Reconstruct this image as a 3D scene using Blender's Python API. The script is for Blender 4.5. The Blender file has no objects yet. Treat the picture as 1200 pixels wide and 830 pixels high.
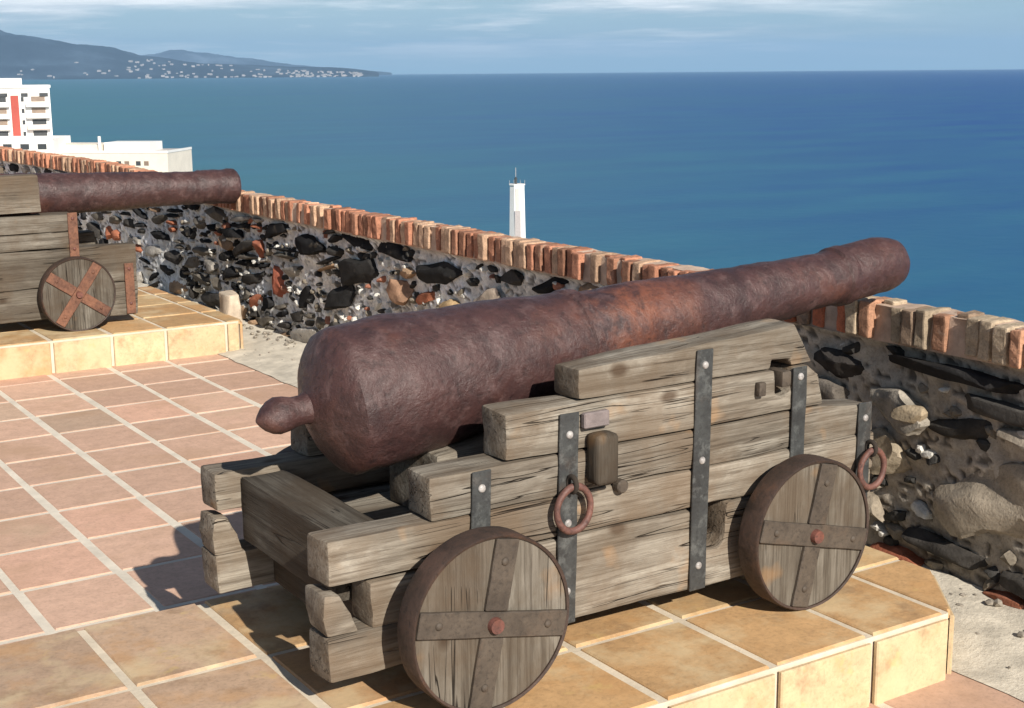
import bpy, bmesh, math, random
import numpy as np
from mathutils import Vector, Matrix, noise
random.seed(7); rng=np.random.default_rng(11)
scene=bpy.context.scene; COL=scene.collection
PI=math.pi

# ------------------------------------------------------------------ helpers
def link(o,parent=None):
    COL.objects.link(o)
    if parent is not None: o.parent=parent
    return o
def tag(o,label=None,cat=None,group=None,kind=None):
    if label: o['label']=label
    if cat: o['category']=cat
    if group: o['group']=group
    if kind: o['kind']=kind
    return o
def empty(name,loc,label,cat,group=None,rz=0):
    o=bpy.data.objects.new(name,None); o.location=loc; o.rotation_euler=(0,0,rz); o.empty_display_size=.2
    link(o); return tag(o,label,cat,group)
def mesh_obj(name,bm,mat,parent=None,smooth=False,angle=None):
    me=bpy.data.meshes.new(name); bm.normal_update(); bm.to_mesh(me); bm.free()
    for m in (mat if isinstance(mat,(list,tuple)) else [mat]): me.materials.append(m)
    if smooth:
        me.polygons.foreach_set('use_smooth',[True]*len(me.polygons))
        if angle: me.set_sharp_from_angle(angle=math.radians(angle))
    return link(bpy.data.objects.new(name,me),parent)
def box(bm,x0,x1,y0,y1,z0,z1,bev=0,seg=1):
    vs=[bm.verts.new((x,y,z)) for x in (x0,x1) for y in (y0,y1) for z in (z0,z1)]
    F=[(0,1,3,2),(4,6,7,5),(0,4,5,1),(2,3,7,6),(0,2,6,4),(1,5,7,3)]
    fs=[bm.faces.new([vs[i] for i in f]) for f in F]
    if bev:
        es=list({e for f in fs for e in f.edges})
        bmesh.ops.bevel(bm,geom=es,offset=bev,segments=seg,affect='EDGES',profile=.6)
    return vs
def prism(bm,poly,y0,y1,bev=0,seg=1):
    """polygon in X,Z extruded along Y"""
    a=[bm.verts.new((x,y0,z)) for x,z in poly]; b=[bm.verts.new((x,y1,z)) for x,z in poly]
    n=len(poly); fs=[bm.faces.new(a),bm.faces.new(b[::-1])]
    for i in range(n): fs.append(bm.faces.new((a[i],b[i],b[(i+1)%n],a[(i+1)%n])))
    bmesh.ops.recalc_face_normals(bm,faces=fs)
    if bev:
        es=list({e for f in fs for e in f.edges})
        bmesh.ops.bevel(bm,geom=es,offset=bev,segments=seg,affect='EDGES',profile=.6)
def slice_all(bm,step,axes=(0,1,2)):
    for ax in axes:
        cs=[v.co[ax] for v in bm.verts]; lo,hi=min(cs),max(cs)
        n=int((hi-lo)/step)
        for i in range(1,n+1):
            c=lo+(hi-lo)*i/(n+1)
            co=[0,0,0]; co[ax]=c; no=[0,0,0]; no[ax]=1
            bmesh.ops.bisect_plane(bm,geom=bm.verts[:]+bm.edges[:]+bm.faces[:],plane_co=co,plane_no=no)
def wobble(bm,amp,freq=8,seed=0,stretch=(1,1,1)):
    off=Vector((seed*3.1,seed*1.7,seed*.9))
    for v in bm.verts:
        q=Vector((v.co.x*stretch[0],v.co.y*stretch[1],v.co.z*stretch[2]))*freq+off
        v.co+=noise.noise_vector(q)*amp
def timber(bm,poly,y0,y1,seed=0,bev=.009,step=.035,amp=.0055):
    t=bmesh.new(); prism(t,poly,y0,y1,bev,2); slice_all(t,step,(0,2)); slice_all(t,.05,(1,)); wobble(t,amp,7,seed,(.5,1.4,1.6)); wobble(t,amp*.4,40,seed+5,(.25,1,1))
    bmesh.ops.triangulate(t,faces=[f for f in t.faces if len(f.verts)>4])
    me=bpy.data.meshes.new('t'); t.to_mesh(me); t.free(); bm.from_mesh(me); bpy.data.meshes.remove(me)
def rect(x0,x1,z0,z1): return [(x0,z0),(x1,z0),(x1,z1),(x0,z1)]
def cyl(bm,c,r,h,axis='Y',seg=24,r2=None,rot=0):
    """cylinder centred at c, length h along axis"""
    M={'Y':Matrix.Rotation(PI/2,4,'X'),'Z':Matrix.Identity(4),'X':Matrix.Rotation(PI/2,4,'Y')}[axis]
    bmesh.ops.create_cone(bm,cap_ends=True,segments=seg,radius1=r,radius2=r if r2 is None else r2,depth=h,matrix=Matrix.Translation(c)@M@Matrix.Rotation(rot,4,'Z'))
def torus(bm,c,R,r,axis='Y',n=28,m=10,sx=1,sz=1,a0=0,a1=2*PI,wob=0):
    full=abs(a1-a0-2*PI)<1e-6; k=n if full else n+1; rings=[]
    for i in range(k):
        a=a0+(a1-a0)*i/n; ring=[]
        for j in range(m):
            b=2*PI*j/m; rr=R+r*math.cos(b); u=rr*math.cos(a)*sx; w=rr*math.sin(a)*sz; t=r*math.sin(b)
            p=(u,t,w) if axis=='Y' else (t,u,w)
            p=Vector(p)+Vector(c)
            if wob: p+=noise.noise_vector(p*30)*wob
            ring.append(bm.verts.new(p))
        rings.append(ring)
    for i in range(n if full else n):
        A=rings[i]; B=rings[(i+1)%k]
        for j in range(m): bm.faces.new((A[j],A[(j+1)%m],B[(j+1)%m],B[j]))
    if not full: bm.faces.new(rings[0][::-1]); bm.faces.new(rings[-1])
def dome(bm,c,r,h,axis=-1,seg=14):
    """bolt head bulging towards -Y"""
    t=bmesh.new(); bmesh.ops.create_uvsphere(t,u_segments=seg,v_segments=8,radius=r)
    for v in t.verts: v.co.y*=h/r
    bmesh.ops.translate(t,vec=c,verts=t.verts); me=bpy.data.meshes.new('t'); t.to_mesh(me); t.free(); bm.from_mesh(me); bpy.data.meshes.remove(me)

# ------------------------------------------------------------------ materials
def newmat(name):
    m=bpy.data.materials.new(name); m.use_nodes=True; nt=m.node_tree; nt.nodes.clear()
    out=nt.nodes.new('ShaderNodeOutputMaterial'); b=nt.nodes.new('ShaderNodeBsdfPrincipled'); nt.links.new(b.outputs[0],out.inputs[0])
    return m,nt,b
class G:
    def __init__(s,nt): s.nt=nt
    def n(s,t,**k):
        x=s.nt.nodes.new(t)
        for a,b in k.items(): setattr(x,a,b)
        return x
    def l(s,a,b): s.nt.links.new(a,b)
    def setin(s,sock,v):
        if hasattr(v,'is_output') or isinstance(v,bpy.types.NodeSocket): s.l(v,sock)
        else: sock.default_value=v
    def coord(s,kind='Object',scale=(1,1,1),loc=(0,0,0),rot=(0,0,0)):
        t=s.n('ShaderNodeTexCoord'); m=s.n('ShaderNodeMapping'); s.l(t.outputs[kind],m.inputs[0])
        m.inputs['Scale'].default_value=scale; m.inputs['Location'].default_value=loc; m.inputs['Rotation'].default_value=rot
        return m.outputs[0]
    def noise(s,vec,scale,detail=4,rough=.55,dist=0):
        x=s.n('ShaderNodeTexNoise'); s.l(vec,x.inputs['Vector']); x.inputs['Scale'].default_value=scale; x.inputs['Detail'].default_value=detail
        x.inputs['Roughness'].default_value=rough; x.inputs['Distortion'].default_value=dist; return x.outputs['Fac']
    def ramp(s,fac,stops,interp='LINEAR'):
        x=s.n('ShaderNodeValToRGB'); s.l(fac,x.inputs[0]); cr=x.color_ramp; cr.interpolation=interp
        while len(cr.elements)<len(stops): cr.elements.new(.5)
        for e,(p,c) in zip(cr.elements,stops): e.position=p; e.color=(*c,1) if isinstance(c,(tuple,list)) else (c,c,c,1)
        return x.outputs[0]
    def mix(s,fac,a,b,mode='MIX'):
        x=s.n('ShaderNodeMix',data_type='RGBA',blend_type=mode)
        s.setin(x.inputs[0],fac); s.setin(x.inputs[6],a if not isinstance(a,tuple) else (*a,1)); s.setin(x.inputs[7],b if not isinstance(b,tuple) else (*b,1))
        return x.outputs[2]
    def math(s,op,a,b=0,c=0):
        x=s.n('ShaderNodeMath',operation=op); s.setin(x.inputs[0],a); s.setin(x.inputs[1],b); s.setin(x.inputs[2],c); return x.outputs[0]
    def bump(s,h,strength,dist,normal=None):
        x=s.n('ShaderNodeBump'); s.l(h,x.inputs['Height']); x.inputs['Strength'].default_value=strength; x.inputs['Distance'].default_value=dist
        if normal: s.l(normal,x.inputs['Normal'])
        return x.outputs[0]
    def attr(s,name):
        x=s.n('ShaderNodeAttribute'); x.attribute_name=name; return x.outputs['Color']

def wood(name,axis=0,tone=1.0,warm=0.0,seed=0):
    m,nt,b=newmat(name); g=G(nt)
    sc=[9,9,9]; sc[axis]=.55
    v=g.coord(scale=tuple(sc),loc=(seed*3.3,seed*1.1,seed*.7))
    sf=[52,52,52]; sf[axis]=1.3
    vf=g.coord(scale=tuple(sf),loc=(seed,seed*2,seed*3))
    v0=g.coord(loc=(seed,0,seed*2))
    big=g.noise(v0,4.5,5,.6)
    med=g.noise(v,2.2,6,.65,.4)
    fine=g.noise(vf,2.4,5,.7,.2)
    T=lambda *c:tuple(x*tone for x in c)
    sb=[2.6,2.6,2.6]; sb[axis]=.9
    bands=g.noise(g.coord(scale=tuple(sb),loc=(seed*1.9,seed*.4,seed*2.7)),2.4,6,.68,.5)
    c=g.ramp(med,[(.25,T(.064,.053,.041)),(.45,T(.135,.117,.093)),(.6,T(.195,.174,.143)),(.8,T(.29,.268,.225))])
    c=g.mix(g.ramp(bands,[(.36,.62),(.52,0.0)]),c,T(.068,.052,.038))
    c=g.mix(g.ramp(bands,[(.56,0.0),(.70,.55)]),c,T(.36,.335,.285))
    c=g.mix(g.ramp(fine,[(.38,.55),(.52,0.0)]),c,T(.038,.028,.02))
    c=g.mix(g.ramp(big,[(.40,.55),(.56,0.0)]),c,T(.095,.066,.042))
    st=g.noise(g.coord(loc=(5+seed,2,1)),5.5,3,.6)
    c=g.mix(g.ramp(st,[(.62,0.0),(.74,.45+warm)]),c,T(.30,.17,.075))
    # long checks (splits) that follow the grain
    sk=[26,26,26]; sk[axis]=.75
    ck=g.noise(g.coord(scale=tuple(sk),loc=(seed*.3,4,seed)),1.15,2,.5,.25)
    d=g.math('ABSOLUTE',g.math('SUBTRACT',ck,.5))
    gate=g.ramp(g.noise(g.coord(loc=(seed,seed,7)),4,2),[(.50,0.0),(.58,1.0)])
    crack=g.math('MULTIPLY',g.ramp(d,[(.0,1.0),(.008,0.0)]),gate)
    c=g.mix(crack,c,(.014,.010,.007))
    # knots
    kn=g.n('ShaderNodeTexVoronoi'); sv=[5.5,5.5,5.5]; sv[axis]=3.2; g.l(g.coord(scale=tuple(sv),loc=(seed,1.3,seed*.7)),kn.inputs['Vector']); kn.inputs['Scale'].default_value=1.0
    knot=g.ramp(kn.outputs['Distance'],[(.05,.8),(.11,0.0)])
    c=g.mix(knot,c,T(.05,.032,.02))
    g.l(c,b.inputs['Base Color']); b.inputs['Roughness'].default_value=.88; b.inputs['Specular IOR Level'].default_value=.2
    h=g.math('ADD',g.math('MULTIPLY',fine,.5),g.math('MULTIPLY',med,.9))
    h=g.math('SUBTRACT',h,g.math('MULTIPLY',crack,1.6))
    g.l(g.bump(h,.9,.006),b.inputs['Normal'])
    return m
def rust(name,base,dark,orange,amt=.35,rough=.6,bumpd=.004,scale=1.0,metal=0.0,light=None):
    m,nt,b=newmat(name); g=G(nt); v=g.coord()
    n1=g.noise(v,7*scale,8,.68,.3); n2=g.noise(v,38*scale,6,.72); n3=g.noise(g.coord(loc=(3,1,8)),3.5*scale,5,.62)
    c=g.ramp(n1,[(.32,dark),(.62,base)])
    if light: c=g.mix(g.ramp(g.noise(g.coord(loc=(9,4,2)),14*scale,7,.7),[(.52,0.0),(.66,.75)]),c,light)
    c=g.mix(g.ramp(n3,[(.56,0.0),(.72,amt)]),c,orange)
    if light:   # a patch of fresh orange rust on top, just ahead of the reinforce
        dv=g.n('ShaderNodeVectorMath',operation='DISTANCE'); g.l(g.coord(scale=(1,1,1)),dv.inputs[0]); dv.inputs[1].default_value=(.22,-.09,.76)
        c=g.mix(g.math('MULTIPLY',g.ramp(dv.outputs['Value'],[(.03,.62),(.24,0.0)]),g.ramp(n1,[(.42,0.0),(.60,1.0)])),c,(.26,.085,.038))
    c=g.mix(g.ramp(n2,[(.34,.6),(.48,0.0)]),c,tuple(x*.5 for x in dark))
    c=g.mix(g.ramp(n2,[(.60,0.0),(.74,.5)]),c,tuple(min(1,x*1.7) for x in base))
    g.l(c,b.inputs['Base Color']); b.inputs['Metallic'].default_value=metal
    g.l(g.ramp(n2,[(.3,rough+.15),(.7,rough-.1)]),b.inputs['Roughness'])
    h=g.math('ADD',g.math('MULTIPLY',n1,1.4),g.math('MULTIPLY',n2,.6))
    g.l(g.bump(h,.8,bumpd),b.inputs['Normal']); return m
def attr_stone(name,rough=.9,bumpd=.008,var=.35,scale=1.0,stain=None,spec=.3):
    """colour per stone/tile comes from a vertex attribute, broken up with noise"""
    m,nt,b=newmat(name); g=G(nt); v=g.coord()
    a=g.attr('tint')
    n1=g.noise(v,22*scale,7,.7); n2=g.noise(v,95*scale,4,.7); n3=g.noise(g.coord(loc=(2,7,4)),6*scale,5,.6)
    k=g.ramp(n1,[(.3,1-var),(.7,1+var*.7)])
    c=g.mix(1.0,a,k,'MULTIPLY')
    c=g.mix(g.ramp(n2,[(.36,var),(.5,0.0)]),c,(.03,.026,.022))
    if stain:
        for (lo,hi,am,colr,sc,lc) in stain:
            c=g.mix(g.ramp(g.noise(g.coord(loc=lc),sc,5,.62),[(lo,0.0),(hi,am)]),c,colr)
    g.l(c,b.inputs['Base Color']); b.inputs['Roughness'].default_value=rough; b.inputs['Specular IOR Level'].default_value=spec
    h=g.math('ADD',n1,g.math('MULTIPLY',n2,.4)); g.l(g.bump(h,.8,bumpd),b.inputs['Normal']); return m
def plain(name,col,rough=.8,var=.15,scale=3,bumpd=0,metal=0):
    m,nt,b=newmat(name); g=G(nt); v=g.coord()
    n=g.noise(v,scale,6,.65); c=g.mix(1.0,(*col,),g.ramp(n,[(.3,1-var),(.7,1+var)]),'MULTIPLY')
    g.l(c,b.inputs['Base Color']); b.inputs['Roughness'].default_value=rough; b.inputs['Metallic'].default_value=metal
    if bumpd: g.l(g.bump(g.noise(v,scale*8,6,.7),.8,bumpd),b.inputs['Normal'])
    return m

M={}
M['woodX']=wood('weathered_wood_long',0,1.32)
M['woodX2']=wood('weathered_wood_pale',0,1.48,0,2)
M['woodX3']=wood('weathered_wood_tail',0,1.7,.1,4)
M['woodY']=wood('weathered_wood_cross',1,.62,0,5)
M['woodZ']=wood('weathered_wood_wheel',2,1.0,0,3)
M['woodZd']=wood('weathered_wood_wheel_dark',2,.72,0,6)
M['woodFar']=wood('weathered_wood_far',0,.95,.1,8)
M['gun']=rust('rusty_gun_iron',(.072,.034,.031),(.036,.018,.018),(.17,.062,.034),.34,.44,.008,1.3,0,(.115,.068,.064))
M['band']=rust('rusty_band_iron',(.060,.034,.024),(.028,.018,.013),(.19,.075,.03),.4,.65,.003,2)
M['strap']=rust('grey_strap_iron',(.060,.063,.062),(.030,.030,.030),(.12,.075,.05),.35,.5,.002,2,.15,(.13,.135,.13))
M['spoke']=rust('spoke_strap_iron',(.090,.070,.052),(.042,.032,.024),(.14,.085,.05),.4,.7,.002,2)
M['ring']=rust('rusty_ring_iron',(.19,.085,.065),(.07,.035,.03),(.3,.11,.06),.5,.6,.002,3)
M['bolt']=rust('worn_bolt_iron',(.48,.46,.44),(.22,.20,.19),(.4,.3,.22),.2,.4,.001,4)
M['hub']=rust('rusty_hub_iron',(.16,.06,.045),(.06,.03,.025),(.26,.08,.04),.5,.6,.002,4)
M['cleat']=wood('mossy_wooden_cleat',2,.62,.4,9)
M['orange']=rust('orange_rust_iron',(.21,.095,.055),(.085,.04,.028),(.30,.12,.06),.4,.8,.003,2)
M['dark']=plain('dark_recess',(.03,.022,.016),.95)
M['tile']=attr_stone('terracotta_tiles',.75,.002,.16,.8,[(.52,.75,.55,(.42,.27,.17),3.2,(1,2,3)),(.60,.72,.35,(.50,.40,.27),2.0,(6,2,8))],.3)
M['ptile']=attr_stone('ochre_platform_tiles',.7,.002,.18,.9,[(.50,.66,.45,(.52,.28,.11),7.0,(1,5,3)),(.48,.62,.6,(.62,.50,.31),4.6,(8,2,3)),(.57,.68,.5,(.26,.16,.09),8.0,(4,4,9)),(.62,.70,.4,(.58,.42,.16),13.0,(7,1,2))],.35)
M['mortar']=plain('pale_mortar',(.62,.54,.42),.95,.2,9,.002)
M['grout']=plain('floor_grout',(.66,.60,.50),.95,.16,8,.002)
M['wallstone']=attr_stone('rubble_stone',1.0,.007,.25,1.3,[(.60,.72,.3,(.24,.20,.15),9,(3,3,1))],.05)
M['brick']=attr_stone('old_red_brick',.9,.005,.35,1.5,[(.62,.72,.5,(.45,.36,.28),12,(3,3,1))],.2)
M['kerb']=plain('lime_plaster',(.56,.51,.42),.95,.3,9,.006)

# ------------------------------------------------------------------ paved deck and platforms
ZP=.17
def tile_mesh(name,xs,ys,z0,z1,gx,gy,mat,colfn,parent=None,clip=None):
    """one slightly tilted, bevelled slab per tile, colour stored per tile"""
    V=[];F=[];C=[]
    for i in range(len(xs)-1):
        for j in range(len(ys)-1):
            x0,x1=xs[i]+gx/2,xs[i+1]-gx/2; y0,y1=ys[j]+gy/2,ys[j+1]-gy/2
            jx=random.uniform(-.003,.003); jy=random.uniform(-.002,.002); x0+=jx;x1+=jx;y0+=jy;y1+=jy
            t=[random.uniform(-.0012,.0012) for _ in range(4)]
            poly=[(x0,y0),(x1,y0),(x1,y1),(x0,y1)]
            if clip: poly=clip(poly)
            if not poly or len(poly)<3: continue
            base=len(V); n=len(poly); cx=sum(p[0] for p in poly)/n; cy=sum(p[1] for p in poly)/n
            bev=.004
            for (x,y) in poly: V.append((x,y,z0))
            for k,(x,y) in enumerate(poly): V.append((x,y,z1-bev+t[k%4]))
            for k,(x,y) in enumerate(poly):
                d=Vector((cx-x,cy-y)); d=d/max(d.length,1e-6)*bev*1.4; V.append((x+d.x,y+d.y,z1+t[k%4]))
            c=colfn(cx,cy)
            for r in range(2):
                for k in range(n): F.append((base+r*n+k,base+r*n+(k+1)%n,base+(r+1)*n+(k+1)%n,base+(r+1)*n+k))
            F.append(tuple(base+2*n+k for k in range(n)))
            C+= [c]*(3*n)
    me=bpy.data.meshes.new(name); me.from_pydata(V,[],F); me.update()
    a=me.color_attributes.new('tint','FLOAT_COLOR','POINT'); a.data.foreach_set('color',np.array([(*c,1) for c in C],dtype=np.float32).ravel())
    me.materials.append(mat); return link(bpy.data.objects.new(name,me),parent)
def deckcol(x,y):
    k=random.uniform(.86,1.1); w=random.random()
    c=(.60,.395,.29) if w<.7 else (.55,.39,.285) if w<.88 else (.62,.385,.28)
    return tuple(v*k for v in c)
def platcol(x,y):
    k=random.uniform(.85,1.12); w=random.random()
    c=(.50,.31,.15) if w<.6 else (.48,.27,.13) if w<.8 else (.52,.36,.19)
    if x<1.2: c=(.50,.345,.235)
    return tuple(v*k for v in c)
TX=[1.2165+.3085*a for a in range(-26,6)]
TX[-1]=2.765
TY=[6.6835-.3658*b for b in range(22,-32,-1)]
deck=tile_mesh('deck_paving',TX,TY,-.03,0.0,.029,.020,M['tile'],deckcol); tag(deck,kind='structure')
bm=bmesh.new(); box(bm,-7.4,3.25,-1.6,18.2,-.3,-.003); tag(mesh_obj('deck_bed',bm,M['grout']),kind='structure')

def platform(name,x0,x1,y0,y1,xl,rows,label,chamfer):
    cx,cy=chamfer   # size of the cut corner at x1,y0
    root=empty(name,((x0+x1)/2,(y0+y1)/2,0),label,'gun platform','tiled plinths under the cannons')
    o=root.location
    out=[(x0,y0),(x1-cx,y0),(x1,y0+cy),(x1,y1),(x0,y1)]
    # core of mortar
    bm=bmesh.new(); ins=.006
    pin=[(x0+ins,y0+ins),(x1-cx-ins*.6,y0+ins),(x1-ins,y0+cy+ins*.5),(x1-ins,y1-ins),(x0+ins,y1-ins)]
    A=[bm.verts.new((p[0]-o.x,p[1]-o.y,-.05)) for p in pin]; B=[bm.verts.new((p[0]-o.x,p[1]-o.y,ZP-.003)) for p in pin]
    bm.faces.new(A[::-1]); bm.faces.new(B)
    for i in range(5): bm.faces.new((A[i],A[(i+1)%5],B[(i+1)%5],B[i]))
    core=mesh_obj('mortar_core',bm,M['mortar'],root)
    # clip a tile polygon to the outline (Sutherland-Hodgman)
    outl=[(p[0]-o.x,p[1]-o.y) for p in out]
    def clip(poly):
        res=poly
        for i in range(len(outl)):
            a=outl[i]; b=outl[(i+1)%len(outl)]; q=[]
            ins_=lambda p:(b[0]-a[0])*(p[1]-a[1])-(b[1]-a[1])*(p[0]-a[0])>-1e-9
            for k in range(len(res)):
                P=res[k]; Q=res[(k+1)%len(res)]
                ip,iq=ins_(P),ins_(Q)
                if ip: q.append(P)
                if ip!=iq:
                    dx,dy=Q[0]-P[0],Q[1]-P[1]; den=(b[0]-a[0])*dy-(b[1]-a[1])*dx
                    t=((b[1]-a[1])*(P[0]-a[0])-(b[0]-a[0])*(P[1]-a[1]))/den; q.append((P[0]+dx*t,P[1]+dy*t))
            res=q
            if not res: return None
        return res
    top=tile_mesh('top_tiles',[x-o.x for x in xl],[y-o.y for y in rows],ZP-.02,ZP+.003,.026,.020,M['ptile'],lambda x,y:platcol(x+o.x,y+o.y),root,clip)
    # facing tiles on the near side
    V=[];F=[];C=[]
    def slab(a,b,z0,z1,th=.02,nrm=(0,-1)):
        base=len(V); nx,ny=nrm; bv=.004
        d=Vector((b[0]-a[0],b[1]-a[1])).normalized()
        for (off,ins2) in ((0,0),(th-bv,0),(th,bv)):
            for (p,s,z,sz) in ((a,1,z0,1),(b,-1,z0,1),(b,-1,z1,-1),(a,1,z1,-1)):
                V.append((p[0]+nx*off+d.x*s*ins2-o.x,p[1]+ny*off+d.y*s*ins2-o.y,z+sz*ins2))
        for r in range(2):
            for k in range(4): F.append((base+r*4+k,base+r*4+(k+1)%4,base+(r+1)*4+(k+1)%4,base+(r+1)*4+k))
        F.append((base+8,base+9,base+10,base+11))
        w=random.random(); c=(.56,.43,.26) if w<.65 else (.54,.38,.22) if w<.85 else (.50,.31,.17)
        k=random.uniform(.9,1.1); C.extend([tuple(v*k for v in c)]*12)
    g=.009
    for i in range(len(xl)-1):
        a=max(xl[i],x0); b=min(xl[i+1],x1-cx)
        if b-a>.04: slab((a+g,y0),(b-g,y0),-.01,ZP-.012,.012)
    for i in range(len(rows)-1):
        a=max(rows[i],y0+cy); b=min(rows[i+1],y1)
        if b-a>.04: slab((x1,a+g),(x1,b-g),-.01,ZP-.012,.012,(1,0))
    d=Vector((cx,cy)).normalized()
    slab((x1-cx+d.x*.012,y0+d.y*.012),(x1-d.x*.008,y0+cy-d.y*.008),-.01,ZP-.012,.012,(d.y,-d.x))
    # tiles on the far side too
    for i in range(len(xl)-1):
        a=max(xl[i],x0); b=min(xl[i+1],x1)
        if b-a>.04: slab((b-g,y1),(a+g,y1),-.01,ZP-.012,.012,(0,1))
    me=bpy.data.meshes.new('face_tiles'); me.from_pydata(V,[],F); me.update()
    at=me.color_attributes.new('tint','FLOAT_COLOR','POINT'); at.data.foreach_set('color',np.array([(*c,1) for c in C],dtype=np.float32).ravel())
    me.materials.append(M['ptile']); ft=link(bpy.data.objects.new('face_tiles',me),root)
    bm=bmesh.new(); bm.from_mesh(me); bmesh.ops.recalc_face_normals(bm,faces=bm.faces); bm.to_mesh(me); bm.free()
    return root
X1=[.87-.31*k for k in range(9,0,-1)]+[.87,1.18,1.49,1.80,2.12,2.43,2.70,2.92]
platform('gun_platform',-.99,2.91,2.19,3.31,X1,[2.19,2.53,2.90,3.32],'low ochre tiled plinth under the near cannon',(.20,.24))
X2=[.0,.31,.62,.93,1.24,1.55,1.86,2.17,2.46,2.80,2.95]
p2=platform('gun_platform',0.0,2.90,7.22,8.75,X2,[7.22,7.6,8.0,8.4,8.76],'low ochre tiled plinth under the far cannon, next to the rubble wall',(.02,.03))
# small plastered upright at the corner of the far platform
bm=bmesh.new(); box(bm,2.90,2.98,7.42,7.58,-.02,.285,.015,2); slice_all(bm,.04); wobble(bm,.014,14,3)
bmesh.ops.translate(bm,vec=-p2.location,verts=bm.verts)
mesh_obj('corner_upright',bm,plain('pale_plaster',(.52,.43,.33),.95,.3,14,.006),p2,True)

# pale plaster gutter between the paving and the wall
bm=bmesh.new()
nx,ny=14,260
grid=[[bm.verts.new((2.742+.463*i/nx, -1.4+19.0*j/ny, 0)) for i in range(nx+1)] for j in range(ny+1)]
for j in range(ny+1):
    for i in range(nx+1):
        v=grid[j][i]; u=i/nx; v.co.z=.004+.035*u**1.6+.012*noise.noise(Vector((v.co.x*6,v.co.y*4,0)))*min(1,u*4+.1)+.012*max(0,noise.noise(Vector((v.co.x*22,v.co.y*20,3))))*u
        if i==0: v.co.x+=.012*noise.noise(Vector((v.co.y*7,2,0))); v.co.z=.0035
for j in range(ny):
    for i in range(nx): bm.faces.new((grid[j][i],grid[j][i+1],grid[j+1][i+1],grid[j+1][i]))
tag(mesh_obj('gutter_strip',bm,M['kerb'],None,True),kind='structure')

# ------------------------------------------------------------------ rubble wall with brick coping
WX=3.18; WB=.70; WT=.815
wall=empty('parapet_wall',(WX+.1,8,0),'long rubble stone parapet with a coping of upright red bricks beside the sea','wall')
def vnoise(y,z,f,seed=0,oct=4):
    out=np.zeros(len(y))
    for i in range(len(y)): out[i]=noise.fractal(Vector((y[i]*f,z[i]*f,seed)),.9,2.1,oct)
    return out
def wallz(y): return np.interp(y,[0,8,10.5,14],[0,0,.05,.03])
LM=[ # landmark stones: centre y, z, width, height, tilt, colour, extra protrusion
 (2.36,.30,.60,.30,.06,(.35,.30,.235),.002),(2.80,.505,.26,.125,.10,(.30,.27,.225),.022),(2.74,.50,.11,.06,.0,(.36,.29,.20),.040),
 (2.88,.355,.22,.17,-.2,(.34,.285,.21),.018),(2.60,.643,.50,.050,.02,(.028,.027,.027),.012),(2.05,.635,.50,.055,.02,(.035,.033,.032),.010),
 (2.42,.565,.46,.050,.04,(.075,.07,.064),.006),(2.02,.535,.34,.05,.05,(.09,.085,.075),.012),(2.62,.115,.30,.07,.12,(.06,.055,.05),.01),(2.95,.19,.22,.08,.2,(.26,.22,.17),.012),(2.25,.09,.34,.06,.05,(.085,.078,.07),.008),
 (3.08,.60,.30,.10,.0,(.05,.045,.042),.01),(3.10,.47,.22,.12,.1,(.16,.14,.12),.01),(2.80,.05,.20,.05,.0,(.34,.12,.07),.004),(2.40,.03,.16,.045,.0,(.32,.13,.08),.006),
 (5.15,.50,.30,.14,-.25,(.46,.38,.30),.010),(5.45,.43,.17,.11,.2,(.44,.31,.17),.008),(5.95,.46,.20,.14,.3,(.33,.20,.13),.006),(4.50,.53,.62,.15,-.06,(.026,.026,.028),.012),(4.95,.39,.26,.07,-.3,(.40,.33,.27),.006),
 (6.95,.585,.42,.125,.0,(.018,.018,.019),.018),(7.42,.335,.17,.17,.0,(.33,.11,.07),.004),(7.66,.50,.14,.12,.0,(.32,.12,.075),.006),(5.55,.60,.40,.10,-.1,(.03,.03,.03),.010),(6.35,.52,.40,.13,-.2,(.035,.034,.033),.012),
 (5.05,.20,.24,.10,.1,(.38,.35,.30),.012),(4.3,.30,.34,.14,.0,(.10,.085,.07),.012),(5.65,.24,.30,.08,-.2,(.42,.21,.14),.004),(6.6,.34,.36,.13,-.3,(.028,.028,.028),.012)]
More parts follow.
